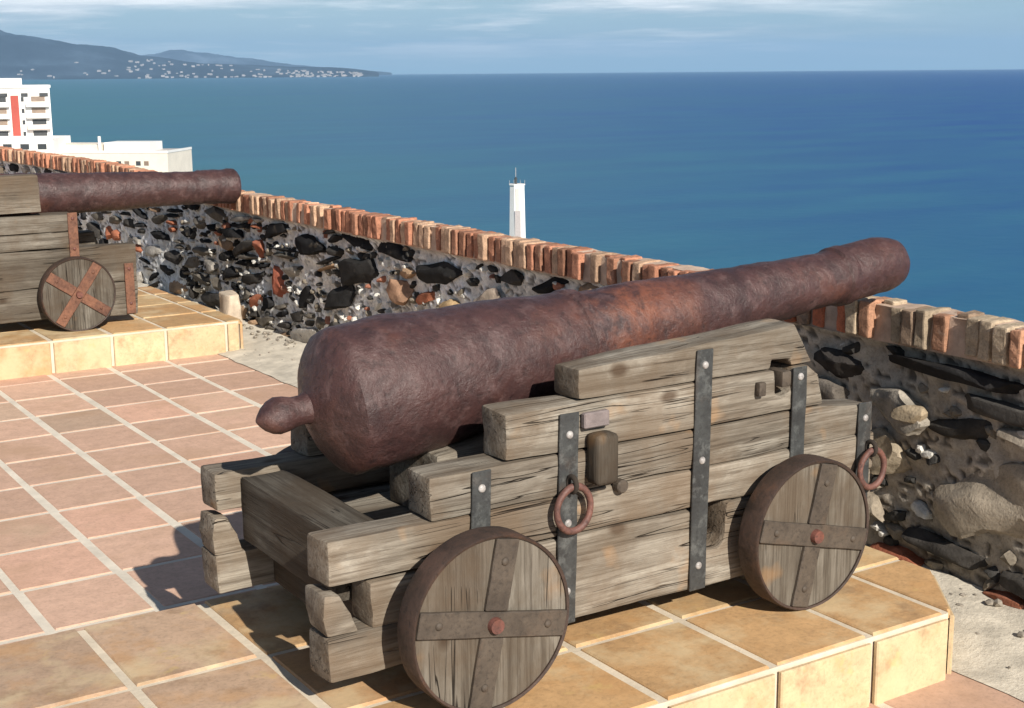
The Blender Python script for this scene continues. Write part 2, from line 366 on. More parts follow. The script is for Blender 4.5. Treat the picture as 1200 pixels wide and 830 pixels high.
def wall_face():
    L=wall.location
    ys=[]; y=.9
    while y<14.5:
        ys.append(y); y+= .011 if y<5 else .014 if y<8.6 else .02 if y<10.5 else .035
    ys=np.array(ys); zs=np.linspace(-.02,WB,64)
    Y,Z=np.meshgrid(ys,zs,indexing='ij'); y=Y.ravel(); z=Z.ravel(); ya=y*.6
    n1=vnoise(ya,z,14,3,5); n2=vnoise(ya,z,50,5,3); nb=vnoise(ya,z,3,7,3)
    Vx=WX+.030-.016*n1-.0045*n2-.016*nb
    left=np.interp(y,[3.4,4.3,7.6,8.4],[0,.8,1,1])[:,None]
    col=(np.array([[.40,.355,.295]])*(1-left)+np.array([[.80,.77,.71]])*left)*(1.08+.40*n1[:,None]+.25*nb[:,None])
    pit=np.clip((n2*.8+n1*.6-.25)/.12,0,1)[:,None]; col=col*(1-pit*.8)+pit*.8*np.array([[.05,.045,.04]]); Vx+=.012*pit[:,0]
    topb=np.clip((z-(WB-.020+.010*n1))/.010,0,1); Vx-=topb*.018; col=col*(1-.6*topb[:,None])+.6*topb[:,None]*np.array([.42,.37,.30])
    Vz=z+wallz(y)*np.clip(z/WB,0,1)
    V=np.stack([Vx-L.x,y-L.y,Vz],1); ny_,nz_=len(ys),len(zs); idx=np.arange(ny_*nz_).reshape(ny_,nz_)
    F=np.stack([idx[:-1,:-1],idx[:-1,1:],idx[1:,1:],idx[1:,:-1]],-1).reshape(-1,4).tolist()
    nbk=len(V); yA,yB=ys[0]-L.y,ys[-1]-L.y; xb=WX+.15-L.x
    V=np.concatenate([V,np.array([(xb,yA,-.3),(xb,yB,-.3),(xb,yB,WB+.03),(xb,yA,WB),(-.03,yA,-.3),(-.03,yB,-.3),(-.03,yB,WB+.03),(-.03,yA,WB)])])
    F+=[[nbk,nbk+1,nbk+2,nbk+3],[nbk+3,nbk+2,nbk+6,nbk+7],[nbk,nbk+3,nbk+7,nbk+4],[nbk+1,nbk+5,nbk+6,nbk+2]]
    me=bpy.data.meshes.new('mortar_body'); me.from_pydata(V.tolist(),[],F); me.update()
    col=np.clip(np.concatenate([col,np.tile([[.2,.18,.16]],(8,1))]),.02,.8)
    a=me.color_attributes.new('tint','FLOAT_COLOR','POINT'); a.data.foreach_set('color',np.concatenate([col,np.ones((len(col),1))],1).astype(np.float32).ravel())
    me.materials.append(M['wallstone']); me.polygons.foreach_set('use_smooth',[True]*len(me.polygons)); link(bpy.data.objects.new('mortar_body',me),wall)
    # ---- the stones bedded in it, as one mesh
    TB={}
    def template(n):
        if n in TB: return TB[n]
        b=bmesh.new(); bmesh.ops.create_cube(b,size=2); bmesh.ops.subdivide_edges(b,edges=b.edges[:],cuts=n,use_grid_fill=True)
        b.verts.ensure_lookup_table(); b.verts.index_update()
        P=np.array([v.co[:] for v in b.verts]); Fc=[[v.index for v in f.verts] for f in b.faces]; b.free()
        P=P/(np.sum(np.abs(P)**7,1)**(1/7.))[:,None]; TB[n]=(P,Fc); return TB[n]
    VV=[];FF=[];CC=[]; base=[0]
    def stone(cy,cz,w,h,tilt,c,extra,n,th=.085):
        P,Fc=template(n); P=P.copy()
        for _ in range(15):   # chop facets so it looks broken rather than rounded
            d=rng.normal(size=3); d[0]*=.9; d/=np.linalg.norm(d); lim=rng.uniform(.66,.98); t=P@d; m_=t>lim; P[m_]-=np.outer(t[m_]-lim,d)
        Q=P*np.array([th/2,w/2,h/2])
        sd=rng.uniform(0,50,3)
        for k in range(len(Q)):
            q=Vector((Q[k]*np.array([1,.7,1])).tolist())*11+Vector(sd.tolist()); v=noise.noise_vector(q); v2=noise.noise_vector(q*3.3)
            a=min(w,h)*.11; Q[k]+=np.array([v.x,v.y,v.z])*a+np.array([v2.x,v2.y,v2.z])*min(.004,a*.35)
        ct,st=math.cos(tilt),math.sin(tilt); yy=Q[:,1]*ct-Q[:,2]*st; zz=Q[:,1]*st+Q[:,2]*ct
        X=Q[:,0]+WX+.044-extra-rng.uniform(0,.012)
        Zf=np.clip(cz+zz,-.01,WB-.002)+float(wallz(cy))*min(1,max(0,cz)/WB)
        VV.append(np.stack([X-L.x,cy+yy-L.y,Zf],1)); b0=base[0]; FF.extend([[b0+i for i in f] for f in Fc]); base[0]+=len(Q)
        vy=np.array([noise.noise(Vector((q_[1]*18+sd[0],q_[2]*30,sd[1]))) for q_ in Q]); CC.append(np.clip(np.array(c)[None]*(1+.45*vy[:,None]),.010,.8))
    for (cy,cz,w,h,t,c,e) in LM: stone(cy,cz,w,h,t,c,e+.004,9)
    def blocked(cy,cz,w,h):
        return any(abs(cy-a[0])<(w+a[2])*.42 and abs(cz-a[1])<(h+a[3])*.42 for a in LM)
    def colour(y,z):
        r=rng.random()
        if y<3.6:
            if z>.56: c=(.04,.038,.036) if r<.65 else (.15,.135,.115)
            elif z<.12: c=(.05,.045,.04) if r<.4 else (.30,.12,.075) if r<.55 else (.36,.34,.30)
            else: c=(.26,.225,.18) if r<.4 else (.15,.13,.11) if r<.75 else (.065,.06,.054)
        else:
            c=(.022,.022,.023) if r<.36 else (.055,.051,.047) if r<.58 else (.14,.125,.105) if r<.74 else (.36,.335,.30) if r<.88 else (.33,.22,.14) if r<.95 else (.34,.13,.075)
        k=rng.uniform(.75,1.25); return tuple(v*k for v in c)
    zc=.03
    while zc<WB-.02:
        hr=rng.uniform(.065,.105) 
        if zc+hr>WB-.01: hr=WB-.004-zc
        if hr<.03: break
        yk=.9+rng.uniform(0,.1)
        while yk<14.3:
            w=rng.uniform(.11,.36)*(1.0 if yk<3.6 else 1.15); g_=rng.uniform(.003,.018) if yk<7.9 else rng.uniform(.02,.16)
            h=hr*rng.uniform(.80,1.12); cy=yk+w/2; cz=zc+hr/2+.018*math.sin(cy*2.3+zc*9)+rng.uniform(-.008,.008)
            tl=rng.normal()*.10-(.16 if 4<cy<8 else 0)
            if not blocked(cy,cz,w,h) and 0<cz<WB-.015:
                n=6 if cy<5.5 else 5 if cy<8.6 else 3
                if rng.random()<.22:
                    stone(cy,cz+h*.27,w,h*.46,tl,colour(cy,cz),rng.uniform(-.004,.006),n); stone(cy,cz-h*.27,w*.9,h*.46,tl,colour(cy,cz),rng.uniform(-.004,.006),n)
                else: stone(cy,cz,w,h,tl,colour(cy,cz),rng.uniform(-.006,.012),n)
            yk+=w+g_
        zc+=hr+rng.uniform(.004,.016)
    for k in range(1300):    # small chinking stones and brick ends
        cy=rng.uniform(1.0,9.0); cz=rng.uniform(.01,WB-.03); r=rng.uniform(.018,.045)
        if any(abs(cy-a[0])<a[2]*.5 and abs(cz-a[1])<a[3]*.5 for a in LM): continue
        q=rng.random(); c=(.62,.60,.55) if q<.42 else (.05,.048,.045) if q<.74 else (.34,.15,.10) if q<.79 else (.22,.19,.15)
        stone(cy,cz,r*rng.uniform(1,2),r,rng.normal()*.4,c,rng.uniform(-.002,.008),2,.06)
    V=np.concatenate(VV); C_=np.concatenate(CC)
    me=bpy.data.meshes.new('rubble_stones'); me.from_pydata(V.tolist(),[],FF); me.update()
    a=me.color_attributes.new('tint','FLOAT_COLOR','POINT'); a.data.foreach_set('color',np.concatenate([C_,np.ones((len(C_),1))],1).astype(np.float32).ravel())
    me.materials.append(M['wallstone']); me.polygons.foreach_set('use_smooth',[True]*len(me.polygons)); me.set_sharp_from_angle(angle=math.radians(26))
    link(bpy.data.objects.new('rubble_stones',me),wall)
wall_face()
# coping: bricks on edge across the wall with pale joints
def coping():
    V=[];F=[];C=[]; L=wall.location
    y=.9; k=0
    while y<14.5:
        th=random.uniform(.036,.048); jt=random.uniform(.006,.017)
        zz=float(wallz(y)); r=random.random()
        if y<3.0: c=(.48,.38,.27) if r<.55 else (.50,.27,.17) if r<.8 else (.28,.20,.14)
        elif y<3.6: c=(.46,.15,.08) if r<.6 else (.38,.26,.18)
        else: c=(.52,.24,.15) if r<.45 else (.56,.37,.25) if r<.75 else (.36,.18,.115)
        kk=random.uniform(.65,1.15); c=tuple(v*kk for v in c)
        x0=WX-.012+random.uniform(-.012,.012); x1=WX+.092; z0=WB+.003+zz; z1=WT+zz+random.uniform(-.010,.003)
        if random.random()<.08: z1-=.0; x0+=random.uniform(.02,.05)
        lean=random.uniform(-.10,.10)*.1
        base=len(V); b=bmesh.new(); box(b,x0,x1,y,y+th,z0,z1,.006,2); slice_all(b,.03,(0,2) if y<7 else (2,)); wobble(b,.005,25,k)
        b.verts.index_update()
        for v in b.verts: V.append((v.co.x-L.x,v.co.y+lean*(v.co.z-z0)-L.y,v.co.z))
        for f in b.faces: F.append([base+v.index for v in f.verts])
        C+=[c]*len(b.verts); b.free(); y+=th+jt; k+=1
    me=bpy.data.meshes.new('brick_coping'); me.from_pydata(V,[],F); me.update()
    a=me.color_attributes.new('tint','FLOAT_COLOR','POINT'); a.data.foreach_set('color',np.array([(*c,1) for c in C],dtype=np.float32).ravel())
    me.materials.append(M['brick']); link(bpy.data.objects.new('brick_coping',me),wall)
    # mortar bedding: a rough strip between the bricks with a thin skim on top
    b=bmesh.new(); n=680; prof=[(WX+.006,WB-.004),(WX+.009,WB+.05),(WX+.010,WT-.02),(WX+.012,WT-.010),(WX+.10,WT-.007),(WX+.105,WB-.004)]
    prev=None
    for i in range(n+1):
        yy=.9+13.7*i/n; zz=float(wallz(yy)); ring=[]
        for j,(px,pz) in enumerate(prof):
            q=Vector((yy*16,j*3.1,2)); ring.append(b.verts.new((px-L.x+noise.noise(q)*(.020 if j in (1,2,3) else .006),yy-L.y,pz+zz+noise.noise(q+Vector((9,1,1)))*(.005 if j else 0))))
        if prev:
            for j in range(len(prof)-1): b.faces.new((prev[j],ring[j],ring[j+1],prev[j+1]))
        prev=ring
    mesh_obj('coping_mortar',b,plain('coping_mortar',(.50,.37,.28),.95,.3,14,.004),wall,True,50)
coping()

bm=bmesh.new()
for k in range(420):
    y=random.uniform(1.2,8.8); u=random.random()**2.2; x=3.15-u*.34; r=random.uniform(.003,.013)*(1.3-u)
    t=bmesh.new(); bmesh.ops.create_icosphere(t,subdivisions=1,radius=r); wobble(t,r*.5,60,k); bmesh.ops.scale(t,vec=(1,1.3,.7),verts=t.verts)
    bmesh.ops.translate(t,vec=(x,y,.006+.035*((x-2.755)/.45)**1.6+r*.35),verts=t.verts)
    me=bpy.data.meshes.new('t'); t.to_mesh(me); t.free(); bm.from_mesh(me); bpy.data.meshes.remove(me)
tag(mesh_obj('rubble_crumbs',bm,plain('crumb_stone',(.26,.23,.19),.95,.6,30)),kind='stuff')

# ------------------------------------------------------------------ cannons
def hole_cut(o,cuts):
    """cut rough pockets into an object with a boolean, then bake it in"""
    b=bmesh.new()
    for c in cuts: box(b,*c)
    me=bpy.data.meshes.new('cut'); b.to_mesh(me); b.free(); c=bpy.data.objects.new('cut',me); COL.objects.link(c); c.parent=o.parent
    md=o.modifiers.new('b','BOOLEAN'); md.object=c; md.operation='DIFFERENCE'; md.solver='EXACT'
    bpy.context.view_layer.update(); dg=bpy.context.evaluated_depsgraph_get()
    nm=bpy.data.meshes.new_from_object(o.evaluated_get(dg)); o.modifiers.clear(); old=o.data; o.data=nm; nm.name=old.name
    bpy.data.objects.remove(c); bpy.data.meshes.remove(old)
def barrel(root,prof,origin,tilt,seed=0,seg=72):
    """prof: (distance along axis, radius); lathe along +X"""
    P=[];step=.012
    for (a,ra),(b,rb) in zip(prof[:-1],prof[1:]):
        n=max(1,int(math.hypot(b-a,rb-ra)/step))
        for i in range(n): P.append((a+(b-a)*i/n,ra+(rb-ra)*i/n))
    P.append(prof[-1])
    bm=bmesh.new(); rings=[]; ct,st=math.cos(tilt),math.sin(tilt)
    for (s,r) in P:
        ring=[]
        for k in range(seg):
            a=2*PI*k/seg; y=r*math.cos(a); z=r*math.sin(a)
            v=Vector((s,y,z)); q=v*9+Vector((seed,0,0))
            d=noise.fractal(q,.8,2,4)*.0042+noise.noise(v*4+Vector((seed,5,0)))*.0035+abs(noise.noise(v*14))*.002
            f=1+d/max(r,.02)*min(1,r/.03)
            v=Vector((s+noise.noise(q*.7)*.0015,y*f,z*f))
            ring.append(bm.verts.new((v.x*ct-v.z*st,v.y,v.x*st+v.z*ct)))
        rings.append(ring)
    for A,B in zip(rings[:-1],rings[1:]):
        for k in range(seg): bm.faces.new((A[k],B[k],B[(k+1)%seg],A[(k+1)%seg]))
    bm.faces.new(rings[0]); bm.faces.new(rings[-1][::-1])
    bmesh.ops.recalc_face_normals(bm,faces=bm.faces)
    bmesh.ops.translate(bm,vec=Vector(origin)-root.location,verts=bm.verts)
    return mesh_obj('barrel',bm,M['gun'],root,True,28)
def wheel(root,x,z,y0,y1,r,rot,style=0):
    """y0 = outer face"""
    L=root.location; s=1 if y1>y0 else -1; t=abs(y1-y0)
    def W(bm): bmesh.ops.translate(bm,vec=Vector((x,y0,z))-L,verts=bm.verts); return bm
    # four plank-built quadrants as one disc
    bm=bmesh.new(); n=64
    cyl(bm,(0,s*t/2,0),r-.0075,t-.012,'Y',n)
    o=mesh_obj('wheel',W(bm),M['woodZ'] if not style else M['woodZd'],root,False)
    # iron tyre
    bm=bmesh.new()
    ring=[]
    for k in range(n):
        a=2*PI*k/n; jr=.002*noise.noise(Vector((math.cos(a)*3,math.sin(a)*3,x)))
        c,sn=math.cos(a),math.sin(a)
        ring.append([bm.verts.new((c*rr,yy*s,sn*rr)) for rr,yy in ((r-.0085,.001),(r-.003+jr,-.001),(r+jr,.004),(r+jr,t-.004),(r-.003,t+.001),(r-.0085,t-.001))])
    for k in range(n):
        A=ring[k];B=ring[(k+1)%n]
        for j in range(6): bm.faces.new((A[j],B[j],B[(j+1)%6],A[(j+1)%6]))
    bmesh.ops.recalc_face_normals(bm,faces=bm.faces)
    mesh_obj('tyre',W(bm),M['band'],o,True,35)
    # crossed flat straps on the outer face
    smat=M['orange'] if style else M['spoke']; hw=.028 if not style else .027
    for q in range(2):
        a=rot+q*PI/2
        bm=bmesh.new()
        if q==0: box(bm,-(r-.011),r-.011,-.004,.012,-hw,hw,.002)
        else:
            box(bm,-(r-.011),-hw-.001,-.004,.012,-hw,hw,.002); box(bm,hw+.001,r-.011,-.004,.012,-hw,hw,.002)
        slice_all(bm,.03,(0,)); wobble(bm,.0014,20,x)
        if s<0: bmesh.ops.scale(bm,vec=(1,-1,1),verts=bm.verts); bmesh.ops.reverse_faces(bm,faces=bm.faces)
        bmesh.ops.rotate(bm,cent=(0,0,0),matrix=Matrix.Rotation(-a,3,'Y'),verts=bm.verts)
        mesh_obj('cross_strap',W(bm),smat,o)
    for q in range(4):
        a=rot+q*PI/2
        bm=bmesh.new(); dome(bm,(math.cos(a)*(r*.70),-.004*s,math.sin(a)*(r*.70)),.009,.006)
        mesh_obj('bolt',W(bm),M['spoke'] if not style else M['orange'],o,True)
    bm=bmesh.new(); cyl(bm,(0,-.008*s,0),.019,.018,'Y',20,.016 if s>0 else .019); mesh_obj('hub_cap',W(bm),M['hub'],o,True,40)
    # plank joint in the disc: thin dark grooves are cut as real gaps behind pale laths
    return o
def strap(root,x,z0,z1,y,w,bolts,mat=None,s=1,th=.006,lean=0,boltmat=None):
    L=root.location; bm=bmesh.new(); box(bm,x-w/2,x+w/2,y-th,y,z0,z1,.0015); slice_all(bm,.04,(2,)); wobble(bm,.0016,14,x)
    for v in bm.verts: v.co.x+=lean*(v.co.z-z0)
    bmesh.ops.translate(bm,vec=-L,verts=bm.verts); o=mesh_obj('iron_strap',bm,mat or M['strap'],root)
    for bz in bolts:
        bm=bmesh.new(); dome(bm,Vector((x+lean*(bz-z0),y-th,bz))-L,.0095,.006); mesh_obj('bolt',bm,boltmat or M['bolt'],o,True)
    return o
def cheek(root,planks,y0,y1,mats,name='cheek'):
    L=root.location; o=None
    for i,(poly,mk) in enumerate(planks):
        jy=random.uniform(-.002,.003)
        bm=bmesh.new(); timber(bm,poly,y0+jy,y1+jy,seed=i*7+y0*3)
        bmesh.ops.translate(bm,vec=-L,verts=bm.verts)
        p=mesh_obj(name if o is None else 'plank',bm,M[mk],root if o is None else o,True,42)
        if o is None: o=p
    return o

# ---- near cannon
c1=empty('cannon',(1.95,2.86,ZP),'rusty iron cannon raised on a stepped weathered wooden carriage, in the foreground','cannon','cannons')
BO=(1.40,2.86,.765)
prof=[(-.232,.004),(-.226,.013),(-.214,.026),(-.198,.036),(-.180,.0415),(-.160,.039),(-.140,.034),(-.120,.033),(-.106,.037),(-.100,.052),(-.090,.082),(-.072,.120),(-.053,.149),(-.038,.1655),(-.026,.1700),(-.018,.171),(.0,.170),(.022,.1715),(.10,.1715),(.24,.163),(.38,.152),(.52,.138),(.612,.1305),(.618,.1355),(.642,.1355),(.649,.124),(.78,.121),(.92,.111),(1.06,.101),(1.20,.092),(1.32,.085),(1.46,.0785),(1.545,.0772),(1.552,.0845),(1.580,.0855),(1.588,.081),(1.69,.0815),(1.74,.0805),(1.775,.075),(1.798,.066),(1.802,.052),(1.790,.040),(1.60,.038)]
barrel(c1,prof,BO,.0977,0)
pl=[ ([(1.665,.256),(2.745,.256),(2.745,.4605),(2.238,.4605),(2.234,.372),(2.212,.350),(2.172,.352),(2.170,.4605),(1.665,.4605)],'woodX2'),
     (rect(1.163,2.750,.4635,.5605),'woodX3'),
     ([(1.405,.5635),(2.745,.5635),(2.735,.640),(2.55,.6585),(1.405,.6595)],'woodX'),
     ([(1.595,.6625),(2.560,.6625),(2.535,.745),(2.50,.7725),(2.446,.7725),(2.444,.722),(2.420,.700),(2.392,.712),(2.384,.7725),(1.595,.7725)],'woodX2'),
     ([(1.792,.7755),(2.512,.7755),(2.452,.884),(2.38,.880),(1.792,.846)],'woodX')]
plf=[(q,m_) for q,m_ in pl]
pl[4]=([(1.792,.7755),(2.372,.7755),(2.376,.797),(2.436,.795),(2.440,.7755),(2.512,.7755),(2.452,.884),(2.38,.880),(1.792,.846)],'woodX')
cn=cheek(c1,pl,2.50,2.60,None)
cf=cheek(c1,pl,3.12,3.22,None)
# things inside the trunnion pocket
bm=bmesh.new(); box(bm,2.398,2.430,2.485,2.55,.728,.770,.008,2)
bmesh.ops.translate(bm,vec=-c1.location,verts=bm.verts); mesh_obj('peg',bm,M['spoke'],c1,True,40)
# rough axle blocks under the tail, near and far side
for (a,b) in ((2.50,2.60),(3.12,3.22)):
    bl=[(rect(1.157,1.655,.256,.352),'woodX3'),([(1.157,.355),(1.232,.355),(1.215,.40),(1.19,.445),(1.154,.450),(1.150,.40)],'woodX3'),(rect(1.262,1.655,.355,.4555),'woodX2')]
    cheek(c1,bl,a+.002,b-.004,None,'axle_block')
# transom across the tail
bm=bmesh.new()
t=bmesh.new(); prism(t,rect(1.225,1.345,.385,.545),2.605,3.115,.01,2); slice_all(t,.03,(0,2)); slice_all(t,.05,(1,)); wobble(t,.006,9,4,(1,.4,1)); wobble(t,.004,30,4,(1,.15,1))
bmesh.ops.translate(t,vec=-c1.location,verts=t.verts); bm.free(); mesh_obj('transom',t,M['woodY'],c1,True,40)
for (x0,x1,z0,z1) in ((1.30,1.40,.262,.37),(1.42,1.60,.29,.45),(2.34,2.52,.29,.45),(2.05,2.25,.47,.64)):  # first beam is added to block sun under the tail; next two are axletrees
    t=bmesh.new(); prism(t,rect(x0,x1,z0,z1),2.605,3.115,.008,2); slice_all(t,.05,(1,)); wobble(t,.004,9,x0,(1,.4,1))
    bmesh.ops.translate(t,vec=-c1.location,verts=t.verts); mesh_obj('axletree_or_baffle' if z0<.4 else 'cross_beam',t,M['woodY'],c1,True,40)
# the wedge that holds up the breech
bm=bmesh.new(); timber(bm,[(1.56,.46),(1.92,.46),(1.92,.668),(1.56,.628)],2.74,2.98,3); bmesh.ops.translate(bm,vec=-c1.location,verts=bm.verts); mesh_obj('quoin',bm,M['woodX'],c1,True,42)
bm=bmesh.new(); timber(bm,rect(1.36,2.06,.455,.485) if 0 else rect(1.40,2.04,.452,.4595),2.61,3.11,5,bev=.002,amp=.001); bmesh.ops.translate(bm,vec=-c1.location,verts=bm.verts); mesh_obj('stool_bed',bm,M['woodX'],c1,True,42)
# axle stubs
for x in (1.467,2.432):
    for (ya,yb) in ((2.41,2.51),(3.21,3.25)):
        bm=bmesh.new(); cyl(bm,Vector((x,(ya+yb)/2,.37))-c1.location,.045,yb-ya,'Y',20); mesh_obj('axle_stub',bm,M['band'],c1,True,40)
for (x,rot,d) in ((1.467,-.20,.042),(2.432,-.24,0)):
    rw=.195 if d else .193
    wheel(c1,x,ZP+.004+rw,2.392-d,2.458-d,rw,rot); wheel(c1,x+(.03 if d else 0),.366,3.300,3.236,.194,rot+.5)
Yf=2.498
strap(c1,1.524,.44,.657,Yf,.048,[.618],lean=.03)
strap(c1,1.752,.256,.752,Yf,.052,[.703,.497,.335],lean=.02)
strap(c1,2.143,.256,.852,Yf,.050,[.815,.582,.318],lean=.02)
strap(c1,2.462,.30,.772,Yf,.046,[.748,.45],lean=.01)
strap(c1,2.700,.268,.650,Yf,.046,[.608,.33],lean=.01)
def ring(root,c,R,tilt=0,sx=.88,mat='ring'):
    bm=bmesh.new(); torus(bm,(0,0,0),R,.0085,'Y',32,10,sx,1.0,wob=.0012)
    bmesh.ops.rotate(bm,cent=(0,0,0),matrix=Matrix.Rotation(tilt,3,'X')@Matrix.Rotation(.1,3,'Y'),verts=bm.verts)
    bmesh.ops.translate(bm,vec=Vector(c)-root.location,verts=bm.verts); o=mesh_obj('tether_ring',bm,M[mat],root,True)
    bm=bmesh.new(); torus(bm,(0,0,0),.016,.006,'X',14,8,1,1.1); bmesh.ops.translate(bm,vec=Vector((c[0],c[1]+.006,c[2]+R+.004))-root.location,verts=bm.verts)
    mesh_obj('ring_eye',bm,M['dark'],o,True)
    return o
ring(c1,(1.757,2.470,.537),.052); ring(c1,(2.712,2.470,.475),.050)
# rounded cleat, small plate and nut beside the second strap
bm=bmesh.new(); box(bm,1.807,1.870,2.447,2.499,.582,.702,.018,4); bmesh.ops.translate(bm,vec=-c1.location,verts=bm.verts); mesh_obj('cleat',bm,M['cleat'],c1,True,50)
bm=bmesh.new(); box(bm,2.318,2.342,2.480,2.499,.716,.752,.006,2); bmesh.ops.translate(bm,vec=-c1.location,verts=bm.verts); mesh_obj('nut',bm,M['spoke'],c1,True,40)
bm=bmesh.new(); box(bm,1.796,1.866,2.482,2.499,.712,.748,.003); bmesh.ops.translate(bm,vec=-c1.location,verts=bm.verts); mesh_obj('plate',bm,plain('purple_grey_plate',(.20,.165,.16),.8,.25,30,.002),c1)
bm=bmesh.new(); cyl(bm,Vector((1.902,2.489,.562))-c1.location,.017,.024,'Y',8,.017,.3); bmesh.ops.bevel(bm,geom=bm.edges[:],offset=.003,segments=1,affect='EDGES'); mesh_obj('nut',bm,M['spoke'],c1)

# ---- far cannon: level barrel, heavier carriage with orange rusted straps
c2=empty('cannon',(1.55,7.85,ZP),'rusty cannon lying level on a wooden carriage with orange rusted straps, at the back','cannon','cannons')
prof2=[(-.232,.004),(-.22,.03),(-.19,.046),(-.15,.040),(-.12,.034),(-.10,.045),(-.07,.10),(-.03,.15),(.0,.172),(.02,.174),(.3,.165),(.6,.140),(.66,.142),(.67,.132),(1.0,.122),(1.35,.110),(1.8,.100),(2.0,.095),(2.02,.101),(2.04,.098),(2.18,.099),(2.20,.103),(2.235,.102),(2.25,.09),(2.252,.05),(2.2,.046)]
barrel(c2,prof2,(.93,7.93,.865),-.0066,5,48)
pl2=[ (rect(.75,2.08,.235,.400),'woodFar'),(rect(.55,2.42,.402,.600),'woodFar'),(rect(.60,2.10,.603,.690),'woodFar'),(rect(.9,2.10,.693,.785),'woodFar'),(rect(1.0,1.93,.800,.995),'woodX')]
pl2.append(([(2.085,.22),(2.41,.22),(2.42,.3995),(2.085,.3995)],'woodFar'))
c2n=cheek(c2,pl2,7.50,7.62,None); c2f=cheek(c2,pl2,8.24,8.36,None)
for (x0,x1,z0,z1) in ((.9,1.08,.29,.45),(1.97,2.15,.29,.45),(.6,.72,.42,.58),(1.5,1.7,.47,.64)):  # first two are the axletrees
    t=bmesh.new(); prism(t,rect(x0,x1,z0,z1),7.625,8.235,.008,1); slice_all(t,.1,(1,)); wobble(t,.004,9,x0,(1,.4,1))
    bmesh.ops.translate(t,vec=-c2.location,verts=t.verts); mesh_obj('axletree_or_baffle' if z0<.4 else 'cross_beam',t,M['woodY'],c2,True,40)
for x in (1.0,2.065):
    for (ya,yb) in ((7.455,7.51),(8.35,8.405)):
        bm=bmesh.new(); cyl(bm,Vector((x,(ya+yb)/2,.365))-c2.location,.045,yb-ya,'Y',16); mesh_obj('axle_stub',bm,M['band'],c2,True,40)
for (x,rot) in ((1.0,.3),(2.065,.95)):
    w=wheel(c2,x,.368,7.39,7.455,.197,rot,1); w['label']='wooden truck wheel with orange rusted cross straps'
    wheel(c2,x,.368,8.47,8.405,.197,rot,1)
for (x,z0,z1,bo) in ((2.085,.40,.790,[.76,.6]),(2.37,.225,.50,[.47,.28]),(1.45,.24,.785,[.75,.3])):
    strap(c2,x,z0,z1,7.497,.050,bo,M['orange'],th=.012,boltmat=M['hub'])
for cc in (c1,c2): pass

# ------------------------------------------------------------------ camera
F,YAW,PIT,ROL=1650.,.57348,.19797,-.0085
cy,sy=math.cos(YAW),math.sin(YAW)
f0=Vector((sy,cy,0)); r0=Vector((cy,-sy,0)); up=Vector((0,0,1))
fw=math.cos(PIT)*f0-math.sin(PIT)*up; u1=math.sin(PIT)*f0+math.cos(PIT)*up
rr=math.cos(ROL)*r0+math.sin(ROL)*u1; uu=-math.sin(ROL)*r0+math.cos(ROL)*u1
cd=bpy.data.cameras.new('camera'); cam=bpy.data.objects.new('camera',cd); COL.objects.link(cam)
cam.matrix_world=Matrix(((rr.x,uu.x,-fw.x,0),(rr.y,uu.y,-fw.y,0),(rr.z,uu.z,-fw.z,1.5),(0,0,0,1)))
cd.sensor_width=36; cd.lens=36*F/1200; cd.clip_start=.05; cd.clip_end=2e6
scene.camera=cam
def ray(x,y):
    d=fw+rr*((x-600)/F)-uu*((y-415)/F); return d
def at_dist(x,y,D):
    d=ray(x,y); h=math.hypot(d.x,d.y); return Vector((0,0,1.5))+d*(D/h)

# ------------------------------------------------------------------ sea, coast, hills
SEA=-58.5
m,nt,b=newmat('sea_water'); g=G(nt); v=g.coord('Object')
nbig=g.noise(g.coord('Object',(1/1800,1/420,1),(0,0,0),(0,0,.57)),1,5,.6)
nmid=g.noise(g.coord('Object',(1/160,1/60,1),(0,0,0),(0,0,.57)),1,5,.6)
cc=g.ramp(nbig,[(.3,(.010,.070,.135)),(.7,(.028,.125,.18))])
# water is greener over the shallow shelf along the coast on the left
geo=g.n('ShaderNodeTexCoord'); sep=g.n('ShaderNodeSeparateXYZ'); g.l(geo.outputs['Object'],sep.inputs[0])
along=g.math('ADD',g.math('MULTIPLY',sep.outputs[0],-.88),g.math('MULTIPLY',sep.outputs[1],.5))
dist=g.math('SQRT',g.math('ADD',g.math('MULTIPLY',sep.outputs[0],sep.outputs[0]),g.math('MULTIPLY',sep.outputs[1],sep.outputs[1])))
# lateral distance from the shore line that runs off to the left
lat=g.math('ADD',g.math('MULTIPLY',sep.outputs[0],.99),g.math('MULTIPLY',sep.outputs[1],-.12))
off=g.math('DIVIDE',lat,g.math('ADD',g.math('MULTIPLY',dist,.95),300.))
shelf=g.ramp(g.math('ADD',off,g.math('MULTIPLY',g.math('SUBTRACT',nbig,.5),.55)),[(.12,1.0),(.38,.55),(.72,0.0)])
cc=g.mix(shelf,(.003,.055,.27),(.024,.140,.185))
cc=g.mix(g.ramp(nmid,[(.38,.0),(.66,.45)]),cc,(.03,.17,.25))
g.l(cc,b.inputs['Base Color']); b.inputs['Roughness'].default_value=.4; b.inputs['Specular IOR Level'].default_value=.12
w=g.n('ShaderNodeTexNoise'); w.inputs['Scale'].default_value=.12; w.inputs['Detail'].default_value=8; g.l(v,w.inputs['Vector'])
g.l(g.bump(w.outputs['Fac'],.35,.7),b.inputs['Normal'])
bm=bmesh.new()
R=[60,400,1500,5000,15000,30000,46000]; seg=48; rings=[]
for q in R: rings.append([bm.verts.new((q*math.cos(2*PI*k/seg),q*math.sin(2*PI*k/seg),0)) for k in range(seg)])
c0=bm.verts.new((0,0,0))
for k in range(seg): bm.faces.new((c0,rings[0][k],rings[0][(k+1)%seg]))
